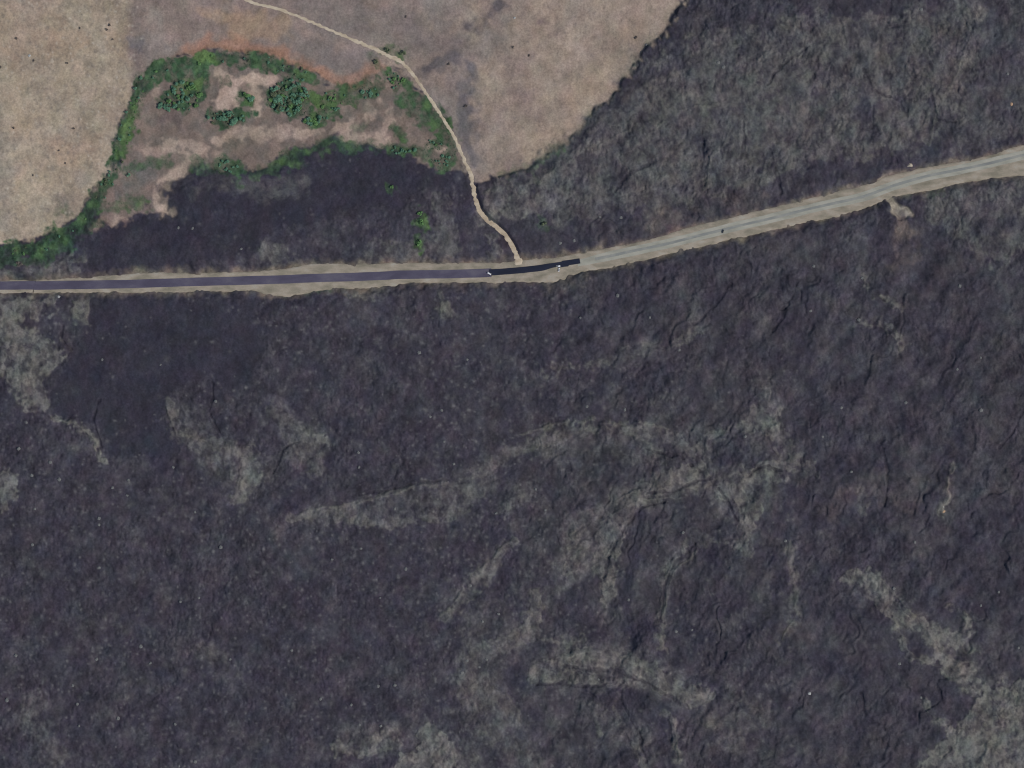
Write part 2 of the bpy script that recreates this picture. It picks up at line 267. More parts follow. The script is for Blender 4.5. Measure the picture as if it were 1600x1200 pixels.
grey = np.zeros_like(PX)
for s, p in GREY_POLYS: grey = np.maximum(grey, s*ss(field(poly_sd(p), 5)+5*mid+4*fine+1.5*grain, -6, 6))
gs = {}
for s, p in GREY_STROKES:
    gs.setdefault(s, []).append(p)
stri = np.random.RandomState(9).randn(80); stria = np.zeros_like(PX); near = np.zeros_like(PX)
for s, ps in gs.items():
    f = stroke_sd(ps[0])
    for p in ps[1:]: f = np.maximum(f, stroke_sd(p))
    f = field(f, 2.6); grey = np.maximum(grey, s*ss(f+2.6*fine+1.5*grain+1.0*mid, -4, 3.5) if s > .3 else s*ss(f+3*fine+2*mid, -9, 9))
    near = np.maximum(near, ss(f, -16, -2)); stria = np.where(f > -30, np.interp(f+1.6*mid+.6*fine, np.arange(-40, 60, 2.4), stri[:42]), stria)
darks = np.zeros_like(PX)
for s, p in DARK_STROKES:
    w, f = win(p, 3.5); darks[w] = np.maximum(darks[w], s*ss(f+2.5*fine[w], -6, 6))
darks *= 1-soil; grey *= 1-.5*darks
brown = np.zeros_like(PX)
for s, p in BROWN_STROKES:
    w, f = win(p, 6); brown[w] = np.maximum(brown[w], s*ss(f+4*fine[w], -8, 8))
pink = np.zeros_like(PX)
for s, p in PINK_STROKES:
    w, f = win(p, 3); pink[w] = np.maximum(pink[w], s*ss(f+3.2*fine[w], -5, 5))
green = np.zeros_like(PX); yel = np.zeros_like(PX)
for s, yv, p in GREEN:
    w, f = win(p, 3); m = s*ss(f+2.8*fine[w]+2.0*fine2[w]+1.2*mid[w], -5, 4)
    yel[w] = yel[w]*(1-m)+yv*m; green[w] = np.maximum(green[w], m)
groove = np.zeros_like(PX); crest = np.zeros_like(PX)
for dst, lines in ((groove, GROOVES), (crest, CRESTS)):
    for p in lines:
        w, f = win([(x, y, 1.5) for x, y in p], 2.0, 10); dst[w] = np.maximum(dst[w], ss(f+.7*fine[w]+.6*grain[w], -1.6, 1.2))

def rot_noise(seed, ang, s_long, s_short, warp=0):
    c, s = math.cos(ang), math.sin(ang); X_ = PX+warp*wx; Y_ = PY+warp*wy; u = (X_*c-Y_*s)/s_long; v = (X_*s+Y_*c)/s_short
    l = np.random.RandomState(seed).randn(256, 256).astype(np.float32)
    ui = np.floor(u).astype(int); vi = np.floor(v).astype(int); fu = u-ui; fv = v-vi
    wu = [(1-fu)**3/6, (3*fu**3-6*fu**2+4)/6, (-3*fu**3+3*fu**2+3*fu+1)/6, fu**3/6]
    wv = [(1-fv)**3/6, (3*fv**3-6*fv**2+4)/6, (-3*fv**3+3*fv**2+3*fv+1)/6, fv**3/6]
    out = 0
    for a in range(4):
        for b in range(4): out = out+wu[a]*wv[b]*l[(vi+b) % 256, (ui+a) % 256]
    return (out/.479).astype(np.float32)
crk = np.abs(rot_noise(61, R(68), 9, 6.5, 5)+.25*fine2)                # 0 along the cracks between clinker slabs
fold = np.abs(rot_noise(62, R(58), 42, 14, 14)+.15*fine)              # folds of the flow, 0 in the troughs
# --- albedo
def mix(a, b, m): return a+(b-a)*m[..., None]
K = 1/0.93
lava = srgb(58,55,63)*K; lavaD = srgb(50,48,57)*K; greyC = srgb(100,98,93)*K; soilL = srgb(156,142,123)*K; soilM = srgb(132,118,109)*K
soilR = srgb(145,130,116)*K; oasC = srgb(122,107,97)*K; pinkC = srgb(166,146,130)*K; orangeC = srgb(152,114,94)*K; violC = srgb(114,106,101)*K
gD = srgb(54,76,57)*K; gY = srgb(78,98,60)*K; brownC = srgb(90,82,79)*K; lavaO = srgb(63,61,65)*K
A = np.broadcast_to(lava, PX.shape+(3,)).astype(np.float32).copy()
A = mix(A, lavaO, np.clip(.35+.5*big+.25*mid, 0, 1)*ss(PX+60*wx, 760, 900)*.6)
A = mix(A, lavaD, dark*.9)
speck = noise(11, 3.5, 4.6, octs=2, gain=.8); blot = noise(12, 8, 10, octs=2)
grain = noise(18, 3.0, 3.4); knob = np.abs(noise(19, 5.0, 6.0)+.3*grain)       # rounded clinker lumps with sharp gaps
A = mix(A, greyC, np.clip(grey*(.70+.55*ss(grain+.6*blot+.5*speck, -1.0, .6)-.55*ss(-knob, -.22, 0)+.10*blot)+(.055*np.maximum(speck-.4, 0)+.05*np.maximum(mid, 0)+.03*np.maximum(blot,0))*(1-.75*dark), 0, 1))
spur = ss(field(stroke_sd([(1384,290,14),(1386,304,10),(1391,316,6.5),(1397,326,7),(1408,335,10),(1422,337,8)]), 2)+1.6*fine, -3, 3)
A = A*(1+.07*stria*near*(1-soil)*np.clip(.6+.6*blot, 0, 1.3))[..., None]
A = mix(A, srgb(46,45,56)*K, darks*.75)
vin = np.minimum(PY-np.interp(GX, np.array(ROAD_TAB)[:,0], np.array(ROAD_TAB)[:,2])[None, :], np.interp(GX, np.array(ROAD_TAB)[:,0], np.array(ROAD_TAB)[:,3])[None, :]-PY)
A = mix(A, srgb(150,140,124)*K, spur)
A = mix(A, srgb(106,97,86)*K, .45*ss(vin+1.8*fine+1.6*blot, -9, 0)+.5*ss(vin+1.8*fine+1.6*blot, -1.5, 2.5))
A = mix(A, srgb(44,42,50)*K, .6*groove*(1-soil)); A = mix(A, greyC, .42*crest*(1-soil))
A = mix(A, brownC, np.clip(brown*(1+.3*blot), 0, 1))
hue = noise(13, 11, 14, octs=2); hue2 = noise(14, 13, 11, octs=2); hue *= 1-.55*soil; hue2 *= 1-.5*soil
# the kipuka soils
east = ss(PX+14*wx*.3, 190, 212); east2 = ss(PX+50*wx+.25*PY, 700, 860)
H = mix(np.broadcast_to(soilL, A.shape).astype(np.float32), soilM, east); H = mix(H, soilR, east2)
H = mix(H, srgb(128,124,116)*K, np.clip(.45*ss(noise(20, 40, octs=3), .2, 1.4)*(1-east2*.5), 0, 1))
H = mix(H, srgb(158,137,116)*K, np.clip(.5*ss(noise(21, 34, octs=3), .2, 1.4)*(1-east), 0, 1))
def blob(pts, amp=8, e=12): return ss(field(stroke_sd(pts), amp)+5*mid, -e, e)
H = mix(H, violC, .85*blob([(450,60,18),(500,80,26),(560,90,18),(600,98,8)]))
H = mix(H, violC, .6*blob([(480,10,20),(560,20,30),(650,40,20),(700,70,20),(720,120,24),(720,170,20)]))
H = mix(H, srgb(104,100,102)*K, .75*blob([(205,60,6),(225,75,9),(235,85,8)], 5, 8))
H = mix(H, srgb(92,86,86)*K, .95*blob([(780,10,6),(765,30,6),(745,50,7),(720,72,7),(700,88,8),(680,100,7),(665,110,5)], 4, 7))
H = mix(H, srgb(94,90,92)*K, .8*blob([(738,100,6),(735,130,9),(730,165,12),(724,200,12),(735,240,8)], 6, 9)); H = mix(H, srgb(94,90,92)*K, .6*blob([(794,40,2),(790,65,3)], 4, 5))
H = mix(H, srgb(112,98,94)*K, .8*blob([(850,30,8),(858,42,7)], 4, 5))
H = mix(H, srgb(154,130,106)*K, .6*blob([(345,20,18),(385,30,24),(430,45,18)], 8, 12))
H = mix(H, orangeC, .7*blob([(285,72,7),(320,66,10),(355,66,12),(400,74,13),(440,86,11),(475,100,8),(510,112,6)], 5, 9)); H = mix(H, orangeC, .5*blob([(530,120,10),(565,122,12),(605,112,8)], 5, 8))
H = mix(H, srgb(152,134,112)*K, .3*blob([(1010,50,10),(960,90,12),(920,140,12),(880,190,12),(830,235,14)], 8, 14))
O = mix(np.broadcast_to(oasC, A.shape).astype(np.float32), srgb(96,92,86)*K, np.clip(.5+.5*blot, 0, 1)*.55)
O = mix(O, pinkC, pink)
O = mix(O, srgb(100,98,92)*K, .75*blob([(215,262,12),(235,275,16),(210,300,14)], 5, 8)); O = mix(O, srgb(100,88,84)*K, .8*blob([(262,185,12),(278,196,14)], 5, 8))
O = mix(O, srgb(96,92,84)*K, .7*blob([(600,150,8),(572,170,10),(600,180,8),(620,160,6)], 5, 8))
H = H*(1+.045*noise(22, 60, octs=2)+.035*noise(23, 22, 30, octs=2)*(1-east*.3))[..., None]*np.array([1.01,.995,.99])
A = mix(A, O, soil); A = mix(A, H, hill); A = mix(A, pinkC*.9, pink*.8*(1-soil))
# red-brown fringe where the soil meets the green belt
A = mix(A, srgb(128,96,76)*K, .5*ss(sd_hill+1.5*fine, -3, 3)*ss(-sd_hill-1.5*fine, -14, -3)*ss(PX, 230, 300)*ss(-PX, -610, -560))
gcol = mix(np.broadcast_to(gD, A.shape).astype(np.float32), gY, np.clip(yel+.2*blot, 0, 1))
gcol = gcol*(1+.12*speck+.10*blot)[..., None].clip(.6, 1.3)
A = mix(A, gcol, np.clip(green*(1.0+.20*blot+.10*grain)-.18*ss(-knob, -.3, 0), 0, 1))
# speckle and tint
amp = .09+.02*ss(-PX, -900, -300)*(1-soil)-.04*dark-.03*soil; iso = noise(16, 3.2, octs=2, gain=.8); speck = speck*(1-soil)+iso*soil; blot = blot*(1-soil)+noise(17, 9, octs=2)*soil
speck = 1.05*np.tanh(1.1*speck)+.55*noise(15, 2.4, 3.4)
A *= (1+amp*speck+.06*blot*(1-.5*dark)+.05*mid)[..., None].clip(.45, 1.7)
A *= (1-.22*ss(-crk, -.34, 0)*(1-soil)*.7*(1-.5*dark))[..., None]; A[..., 0] *= 1+.04*hue; A[..., 2] *= 1-.022*hue2; A[..., 1] *= 1+.010*hue2
# dark tufts dotted over the pale soil, pale lichen crusts on the lava
rs = np.random.RandomState(77)
hgt_s = np.zeros_like(PX)
def splat(n, box, rr, colr, al, hh=0, maskf=None):
    for _ in range(n):
        x = rs.uniform(box[0], box[2]); y = rs.uniform(box[1], box[3]); r = rs.uniform(*rr)
        i0, i1 = np.searchsorted(GX, [x-2.2*r, x+2.2*r]); j0, j1 = np.searchsorted(GY, [y-2.2*r, y+2.2*r])
        if i1 <= i0 or j1 <= j0: continue
        xs, ys = PX[j0:j1, i0:i1], PY[j0:j1, i0:i1]
        if maskf is not None and maskf[(j0+j1)//2, (i0+i1)//2] < rs.rand(): continue
        e = rs.uniform(.75, 1.3); g = np.exp(-(((xs-x)*e/r)**2+((ys-y)/e/r)**2)*1.3); a = rs.uniform(*al)
        A[j0:j1, i0:i1] = A[j0:j1, i0:i1]*(1-a*g[..., None])+colr*(a*g[..., None])
        if hh: hgt_s[j0:j1, i0:i1] += hh*a*g
splat(2600, (-60,-60,230,400), (1.4,3.2), srgb(106,100,94)*K, (.10,.42), .5, hill)
splat(700, (-60,-60,230,400), (1.2,2.4), srgb(182,172,156)*K, (.12,.5), .2, hill)
splat(900, (210,-60,1060,290), (1.4,3.0), srgb(98,92,92)*K, (.08,.35), .4, hill)
notsoil = (1-soil)*(1-dark*.85)
splat(3600, (-60,440,900,1270), (1.3,3.1), srgb(120,118,116)*K, (.06,.42), .6, notsoil)
splat(1100, (650,560,1250,1270), (1.5,3.4), srgb(118,116,112)*K, (.08,.40), .6, notsoil)
splat(1300, (830,-60,1670,360), (1.8,4.0), srgb(104,104,100)*K, (.06,.30), .7, notsoil)
splat(420, (-60,440,900,1270), (3.2,6.5), srgb(98,97,94)*K, (.10,.38), .8, notsoil)
splat(650, (-60,440,1670,1270), (2.5,6.5), srgb(44,42,50)*K, (.2,.6), -1.4, notsoil)
splat(260, (830,-60,1670,360), (2.5,5.0), srgb(46,44,52)*K, (.2,.6), -1.6, notsoil)
splat(500, (860,380,1670,1270), (1.5,3.2), srgb(108,106,106)*K, (.06,.3), .5, notsoil)
splat(500, (270,250,750,420), (1.5,3.2), srgb(108,106,104)*K, (.06,.34), .5, notsoil)

# deep cracks and pits between the lava slabs: real hollows
pits = noise(41, 5.5, 11, octs=1); pitm = (.3+.3*ss(PX+40*wx, 800, 960)*ss(-PY, -420, -300))
# --- relief (metres)
rough = noise(31, 3.3, 3.9, octs=2, gain=.7); r2 = noise(32, 10, 12, octs=1); r3 = noise(33, 26, octs=2); r4 = noise(34, 70, octs=2)
stre = rot_noise(35, R(62), 34, 9); stre2 = rot_noise(36, R(48), 60, 16); ridged = 1-np.abs(noise(37, 30, 30, octs=2))
rightm = ss(PX+40*wx, 820, 980)*ss(PY+30*wy, 330, 420); upm = ss(PX+40*wx, 830, 960)*ss(-PY, -420, -300)
rv = .45+.65*ss(noise(38, 34, octs=3, gain=.6)+.3*upm, -1.0, 1.2)             # patches of rougher and smoother clinker
L = rv*((.22+.04*upm)*rough+(.50+.15*upm)*np.minimum(knob, 1.3))+(.30+.15*upm)*r2+.45*r3+rv*(.34+.30*upm+.22*rightm)*(np.sqrt(np.minimum(crk, 1.2)**2+.08)-.28)+(.2+1.3*rightm+.6*upm)*(np.sqrt(np.minimum(fold, 1.8)**2+.45)-.67)+.9*r4+(.35*rightm+.2)*stre+(.55*rightm+.2)*stre2
L *= 1-.55*dark
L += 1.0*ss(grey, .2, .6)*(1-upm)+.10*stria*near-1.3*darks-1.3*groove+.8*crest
edge = np.where(PX > 745, ss(-sd_soil, -2, 5), ss(-sd_soil, -3, 26))
lava_h = (3.2+L+hgt_s-1.5*pitm*(1-.6*dark)*ss(pits, 1.1, 2.2))*(.12+.88*edge)
soil_h = .10*speck+.16*r2+.2*r3+hgt_s*.6+hill*(1.2*r4*.5)
Z = lava_h*(1-soil)+soil_h*soil
Z = Z-1.0*ss(-np.abs(sd_hill), -7, 0)*(1-hill)*ss(PX, 700, 800)
rt = np.array(ROAD_TAB); rn = np.interp(GX, rt[:,0], rt[:,2])[None, :]; rso = np.interp(GX, rt[:,0], rt[:,3])[None, :]
vin = np.minimum(PY-rn, rso-PY)+1.1*fine+1.1*fine2+.5*wx                      # > 0 on the gravel
Z *= 1-.97*spur*(1-soil)
Z *= (.25*ss(-vin, -1.0, 2.5)+.75*ss(-vin, 0, 14))*ss(track_d, 3.0, 9)
Z = Z-.30*ss(vin, -.5, 1.5)-.12*(1-ss(track_d, 3, 6))

def grid_mesh(name, Z, A):
    co = np.empty((NY, NX, 3), np.float32)
    co[..., 0] = (PX-800)*S; co[..., 1] = (600-PY)*S; co[..., 2] = Z
    me = bpy.data.meshes.new(name); me.vertices.add(NX*NY); me.vertices.foreach_set("co", co.ravel())
    idx = np.arange(NX*NY, dtype=np.int32).reshape(NY, NX)
    q = np.stack([idx[:-1,:-1], idx[1:,:-1], idx[1:,1:], idx[:-1,1:]], -1).reshape(-1)
    nf = (NX-1)*(NY-1)
    me.loops.add(nf*4); me.loops.foreach_set("vertex_index", q)
    me.polygons.add(nf); me.polygons.foreach_set("loop_start", np.arange(0, nf*4, 4, dtype=np.int32))
    try: me.polygons.foreach_set("loop_total", np.full(nf, 4, np.int32))
    except Exception: pass
    me.polygons.foreach_set("use_smooth", np.ones(nf, bool))
    me.update(calc_edges=True)
    at = me.attributes.new("rock_colour", 'FLOAT_COLOR', 'POINT')
    c = np.ones((NY*NX, 4), np.float32); c[:, :3] = np.clip(A, .004, .8).reshape(-1, 3); at.data.foreach_set("color", c.ravel())
    return me
def ground_material():
    m = bpy.data.materials.new("lava_and_soil"); m.use_nodes = True; nt = m.node_tree; n = nt.nodes; b = n["Principled BSDF"]
    b.inputs["Roughness"].default_value = .95; b.inputs["Specular IOR Level"].default_value = .15
    at = n.new("ShaderNodeAttribute"); at.attribute_name = "rock_colour"
    tc = n.new("ShaderNodeTexCoord"); last = None
    for sc, am in ((.45, .16), (1.6, .14)):
        nz = n.new("ShaderNodeTexNoise"); nz.inputs["Scale"].default_value = sc; nz.inputs["Detail"].default_value = 3
        nt.links.new(tc.outputs["Object"], nz.inputs["Vector"])
        rp = n.new("ShaderNodeMapRange"); rp.inputs["From Min"].default_value = .3; rp.inputs["From Max"].default_value = .7
        rp.inputs["To Min"].default_value = 1-am; rp.inputs["To Max"].default_value = 1+am; nt.links.new(nz.outputs["Fac"], rp.inputs["Value"])
        if last is None: last = rp
        else:
            mm = n.new("ShaderNodeMath"); mm.operation = 'MULTIPLY'; nt.links.new(last.outputs[0], mm.inputs[0]); nt.links.new(rp.outputs[0], mm.inputs[1]); last = mm
    sc = n.new("ShaderNodeVectorMath"); sc.operation = 'SCALE'
    nt.links.new(at.outputs["Color"], sc.inputs[0]); nt.links.new(last.outputs[0], sc.inputs["Scale"]); nt.links.new(sc.outputs[0], b.inputs["Base Color"])
    return m
ground = link_mesh("ground", grid_mesh("ground", Z, A), ground_material())
tag(ground, "rough dark lava field around pale tan and green patches of older soil", "ground", kind="structure")

def zat(x, y):
    i = min(max(int(np.searchsorted(GX, x)), 1), NX-1); j = min(max(int(np.searchsorted(GY, y)), 1), NY-1)
    return float(min(Z[j, i], Z[j-1, i], Z[j, i-1], Z[j-1, i-1]))
def vat(f, x, y):
    return float(f[min(int(np.searchsorted(GY, y)), NY-1), min(int(np.searchsorted(GX, x)), NX-1)])

# ------------------------------------------------------------------ road, verge and track
def resample(pts, step):
    out = []
    P = [Vector((p[0], p[1])) for p in pts]
    for k in range(len(P)-1):
        p0 = P[max(k-1, 0)]; p1 = P[k]; p2 = P[k+1]; p3 = P[min(k+2, len(P)-1)]
        n = max(1, int((p2-p1).length/step))
        for i in range(n):
            t = i/n
            out.append(0.5*((2*p1)+(p2-p0)*t+(2*p0-5*p1+4*p2-p3)*t*t+(3*p1-p0-3*p2+p3)*t**3))
    out.append(P[-1]); return out
def ribbon(name, pts, half_l, half_r, z, mat, cross=6, label=None, crown=0.0, skirt=0.0):
    """half_l / half_r: functions of the point giving the two edges (map units, positive to the left of travel / right)"""
    bm = bmesh.new(); rows = []
    for k, p in enumerate(pts):
        d = (pts[min(k+1, len(pts)-1)]-pts[max(k-1, 0)]).normalized(); nrm = Vector((d.y, -d.x))   # map y runs south: this is the north side
        a = half_l(p); b = half_r(p); row = []
        if skirt: q = p+nrm*(a+skirt); row.append(bm.verts.new(W(q.x, q.y, z-.6)))
        for c in range(cross+1):
            t = c/cross; q = p+nrm*(a*(1-t)-b*t); row.append(bm.verts.new(W(q.x, q.y, z+crown*(1-abs(2*t-1)))))
        if skirt: q = p-nrm*(b+skirt); row.append(bm.verts.new(W(q.x, q.y, z-.6)))
        rows.append(row)
    for r0, r1 in zip(rows[:-1], rows[1:]):
        for c in range(len(r0)-1): bm.faces.new((r0[c], r0[c+1], r1[c+1], r1[c]))
    o = obj(name, bm, mat); bmn = o.data
    if sum(p.normal.z for p in bmn.polygons) < 0: bmn.flip_normals()
    for p in bmn.polygons: p.use_smooth = True
    tag(o, label, "road", kind="structure"); return o
def n1(x, s, seed): return mnoise.noise(Vector((x/s, seed*7.3, 1.7)))
def interp(x, tab):
    for (a, va), (b, vb) in zip(tab[:-1], tab[1:]):
        if x <= b: return va+(vb-va)*max(0, (x-a)/(b-a))
    return tab[-1][1]
main = resample(ROAD, 2.0)
vn_tab = [(a,b-c) for a,b,c,d in ROAD_TAB]; vs_tab = [(a,d-b) for a,b,c,d in ROAD_TAB]
def vn(p): return interp(p.x, vn_tab)+1.6*n1(p.x, 26, 1)+1.3*n1(p.x, 5, 41)-1.8
def vs(p): return interp(p.x, vs_tab)+1.6*n1(p.x, 30, 3)+1.3*n1(p.x, 5, 42)-1.2

def layered(name, stops, var, scale, rough=.9):
    """procedural gravel or asphalt: several colours driven by long and short noise"""
    m = bpy.data.materials.new(name); m.use_nodes = True; nt = m.node_tree; n = nt.nodes; b = n["Principled BSDF"]
    b.inputs["Roughness"].default_value = rough; b.inputs["Specular IOR Level"].default_value = .2
    tc = n.new("ShaderNodeTexCoord"); mp = n.new("ShaderNodeMapping"); mp.inputs["Scale"].default_value = (1, 2.2, 1); mp.inputs["Rotation"].default_value = (0, 0, R(-5))
    nt.links.new(tc.outputs["Object"], mp.inputs["Vector"])
    nz = n.new("ShaderNodeTexNoise"); nz.inputs["Scale"].default_value = scale; nz.inputs["Detail"].default_value = 4; nz.inputs["Roughness"].default_value = .6
    nt.links.new(mp.outputs[0], nz.inputs["Vector"])
    cr = n.new("ShaderNodeValToRGB"); e = cr.color_ramp.elements
    while len(e) < len(stops): e.new(.5)
    for k, (p, c) in enumerate(stops): e[k].position = p; e[k].color = (*c, 1)
    nt.links.new(nz.outputs["Fac"], cr.inputs[0])
    n2 = n.new("ShaderNodeTexNoise"); n2.inputs["Scale"].default_value = 1.3; n2.inputs["Detail"].default_value = 3; nt.links.new(tc.outputs["Object"], n2.inputs["Vector"])
    rp = n.new("ShaderNodeMapRange"); rp.inputs["From Min"].default_value = .3; rp.inputs["From Max"].default_value = .7
    rp.inputs["To Min"].default_value = 1-var; rp.inputs["To Max"].default_value = 1+var; nt.links.new(n2.outputs["Fac"], rp.inputs["Value"])
    sc = n.new("ShaderNodeVectorMath"); sc.operation = 'SCALE'; nt.links.new(cr.outputs[0], sc.inputs[0]); nt.links.new(rp.outputs[0], sc.inputs["Scale"])
    nt.links.new(sc.outputs[0], b.inputs["Base Color"]); return m
M_verge = layered("verge_gravel", [(.30, srgb(116,110,95)*K), (.45, srgb(134,126,110)*K), (.56, srgb(149,138,122)*K), (.70, srgb(156,150,136)*K)], .12, .045)
M_old = layered("old_asphalt", [(.35, srgb(136,134,122)*K), (.5, srgb(148,146,133)*K), (.65, srgb(158,154,141)*K)], .07, .04)
M_oldlane = layered("worn_asphalt", [(.35, srgb(116,117,113)*K), (.5, srgb(126,127,121)*K), (.65, srgb(138,137,129)*K)], .07, .05)
M_new = layered("purple_grey_asphalt", [(.35, srgb(72,68,82)*K), (.5, srgb(80,76,90)*K), (.65, srgb(92,88,98)*K)], .08, .03)
M_fresh = layered("fresh_asphalt", [(.35, srgb(29,33,46)*K), (.6, srgb(35,39,53)*K)], .10, .04)
M_dirt = layered("pale_dirt", [(.35, srgb(160,144,122)*K), (.5, srgb(176,161,138)*K), (.65, srgb(188,174,152)*K)], .10, .06)
M_spur = layered("crushed_rock", [(.35, srgb(134,124,110)*K), (.6, srgb(160,150,134)*K)], .15, .12)

ribbon("road_verge", main, vn, vs, 0.05, M_verge, 12, "ragged tan gravel verge on both sides of the paved road", skirt=1.0)
west = [p for p in main if p.x <= 768]; east_ = [p for p in main if p.x >= 900]; fr = [p for p in main if 762 <= p.x <= 908]
def wn_(p): return 6.4+.35*n1(p.x, 30, 5)
def ws_(p): return 6.9+.35*n1(p.x, 30, 6)
ribbon("road", west, wn_, ws_, 0.16, M_new, 4, "purple-grey asphalt road surface running to the left edge", .06)
ribbon("road", east_, lambda p: 7.4+.6*n1(p.x, 25, 7)-3*max(0, (960-p.x)/60), lambda p: 7.2+.6*n1(p.x, 25, 8)-1.5*max(0, (960-p.x)/60), 0.16, M_old, 4, "pale worn grey road surface running to the right edge", .06)
ribbon("road_lane", [p for p in main if p.x >= 930], lambda p: 2.2+.6*n1(p.x, 40, 9), lambda p: 2.0+.6*n1(p.x, 40, 10), 0.245, M_oldlane, 2, "darker worn strip along the middle of the pale road")
ribbon("road_patch", fr, lambda p: 5.0+.3*n1(p.x, 18, 11)+(1.2 if p.x > 878 else 0), lambda p: (4.6+.3*n1(p.x, 14, 12)-(2.6*ss(np.float64(p.x), 845, 870) if p.x < 870 else (1.0 if p.x<888 else 2.8))), 0.27, M_fresh, 4, "freshly laid black asphalt section in the middle of the road", .04)
tr = resample(TRACK, 2.0)
def tw(p, sd): 
    b = interp(p.y, [(-200,1.5),(60,1.7),(90,2.4),(130,1.7),(200,1.8),(280,2.2),(300,3.6),(330,3.9),(350,4.8),(370,4.2),(395,3.6),(412,5.5),(420,6)])
    return b*(1+.7*n1(p.x+1.3*p.y, 11, sd)+.9*n1(p.x+1.3*p.y, 5, sd+1))
ribbon("dirt_track", tr, lambda p: tw(p, 21), lambda p: tw(p, 23), 0.10, M_dirt, 4, "narrow pale dirt track curving up from the road to the top edge", .02, skirt=1.2)
#MARK_OBJECTS
# ------------------------------------------------------------------ plants
M_leafD = material("dark_leaves", srgb(70,100,80)*1.9, .9, .22, .5)
M_leafY = material("light_leaves", srgb(80,110,66)*1.6, .9, .22, .5)
M_leafO = material("olive_leaves", srgb(84,92,70)*1.3, .9, .22, .5)
M_dry = material("dry_brush", srgb(104,96,90), .9, .25, .8)
M_bark = material("bark", srgb(96,82,68), .9, .2, 2.0)
def leaf_crown_mesh(name, seed, r, h, base, n, size, mat, lobes=6):
    rd = random.Random(seed); bm = bmesh.new(); cs = []
    for k in range(lobes):
        a = rd.uniform(0, 6.283); q = r*rd.uniform(.25, .62)
        cs.append((Vector((q*math.cos(a), q*math.sin(a), base+h*rd.uniform(.35, .8))), r*rd.uniform(.34, .55)))
    for _ in range(n):
        c, cr = rd.choice(cs)
        d = Vector((rd.gauss(0,1), rd.gauss(0,1), rd.gauss(0,.8))).normalized()*cr*rd.uniform(.45, 1.05)
        p = c+d; s = size*rd.uniform(.6, 1.3)
        nn = (d.normalized()+Vector((rd.uniform(-.6,.6), rd.uniform(-.6,.6), rd.uniform(0,.9)))).normalized()
        t = nn.orthogonal().normalized(); b = nn.cross(t); a = rd.uniform(0, 3.14)
        u = t*math.cos(a)+b*math.sin(a); v = nn.cross(u)
        bm.faces.new([bm.verts.new(p+u*s), bm.verts.new(p+v*s*.55), bm.verts.new(p-u*s), bm.verts.new(p-v*s*.55)])
    me = bpy.data.meshes.new(name); bm.to_mesh(me); bm.free(); me.materials.append(mat); return me
def trunk_mesh(name, seed, h, r0):
    rd = random.Random(seed); bm = bmesh.new()
    def limb(p, q, ra, rb, n=6):
        d = (q-p).normalized(); t = d.orthogonal().normalized(); b = d.cross(t); rows = []
        for c, rr in ((p, ra), ((p+q)/2+Vector((rd.uniform(-.08,.08)*h, rd.uniform(-.08,.08)*h, 0)), (ra+rb)/2), (q, rb)):
            rows.append([bm.verts.new(c+(t*math.cos(k*2*math.pi/n)+b*math.sin(k*2*math.pi/n))*rr) for k in range(n)])
        for x, y in zip(rows[:-1], rows[1:]):
            for k in range(n): bm.faces.new((x[k], x[(k+1)%n], y[(k+1)%n], y[k]))
        bm.faces.new(rows[-1])
    top = Vector((rd.uniform(-.1,.1), rd.uniform(-.1,.1), h*.55)); limb(Vector((0,0,-.4)), top, r0, r0*.65)
    for k in range(4):
        a = k*1.57+rd.uniform(-.5,.5); limb(top-Vector((0,0,.1*h*k/4)), top+Vector((math.cos(a)*h*.3, math.sin(a)*h*.3, h*rd.uniform(.18,.32))), r0*.5, r0*.2)
    me = bpy.data.meshes.new(name); bm.to_mesh(me); bm.free(); me.materials.append(M_bark); return me
TV = {}
for tone, mt in (("d", M_leafD), ("y", M_leafY), ("o", M_leafO)):
    TV[tone] = [(leaf_crown_mesh("crown", 50+k, 2.5, 2.2, .7, 520, .40, mt, 5+k), trunk_mesh("trunk", 90+k, 3.0, .17)) for k in range(5)]
SV = {t: [leaf_crown_mesh("shrub", 150+k, 1.5, 1.6, -.1, 220, .30, m, 5) for k in range(4)] for t, m in (("d", M_leafD), ("y", M_leafY), ("o", M_leafO), ("b", M_dry))}
rt_ = random.Random(5)
def tree(x, y, sc, tone, label, group):
    cm, tm = rt_.choice(TV[tone]); e = bpy.data.objects.new("tree", None); COL.objects.link(e)
    e.location = W(x, y, zat(x, y)-.05); e.rotation_euler = (0, 0, rt_.uniform(0, 6.28)); e.scale = (sc*rt_.uniform(.75,1.3), sc*rt_.uniform(.75,1.3), sc*rt_.uniform(.85, 1.15))
    e.empty_display_size = .5
    for nme, me in (("crown", cm), ("trunk", tm)):
        o = bpy.data.objects.new(nme, me); COL.objects.link(o); o.parent = e
    return tag(e, label, "tree", group)
def shrub(x, y, sc, tone, label, group=None, cat="shrub"):
    o = bpy.data.objects.new("shrub", rt_.choice(SV[tone])); COL.objects.link(o); o.location = W(x, y, zat(x, y)-.05)
    o.rotation_euler = (0, 0, rt_.uniform(0, 6.28)); o.scale = (sc, sc*rt_.uniform(.85, 1.15), sc); return tag(o, label, cat, group)
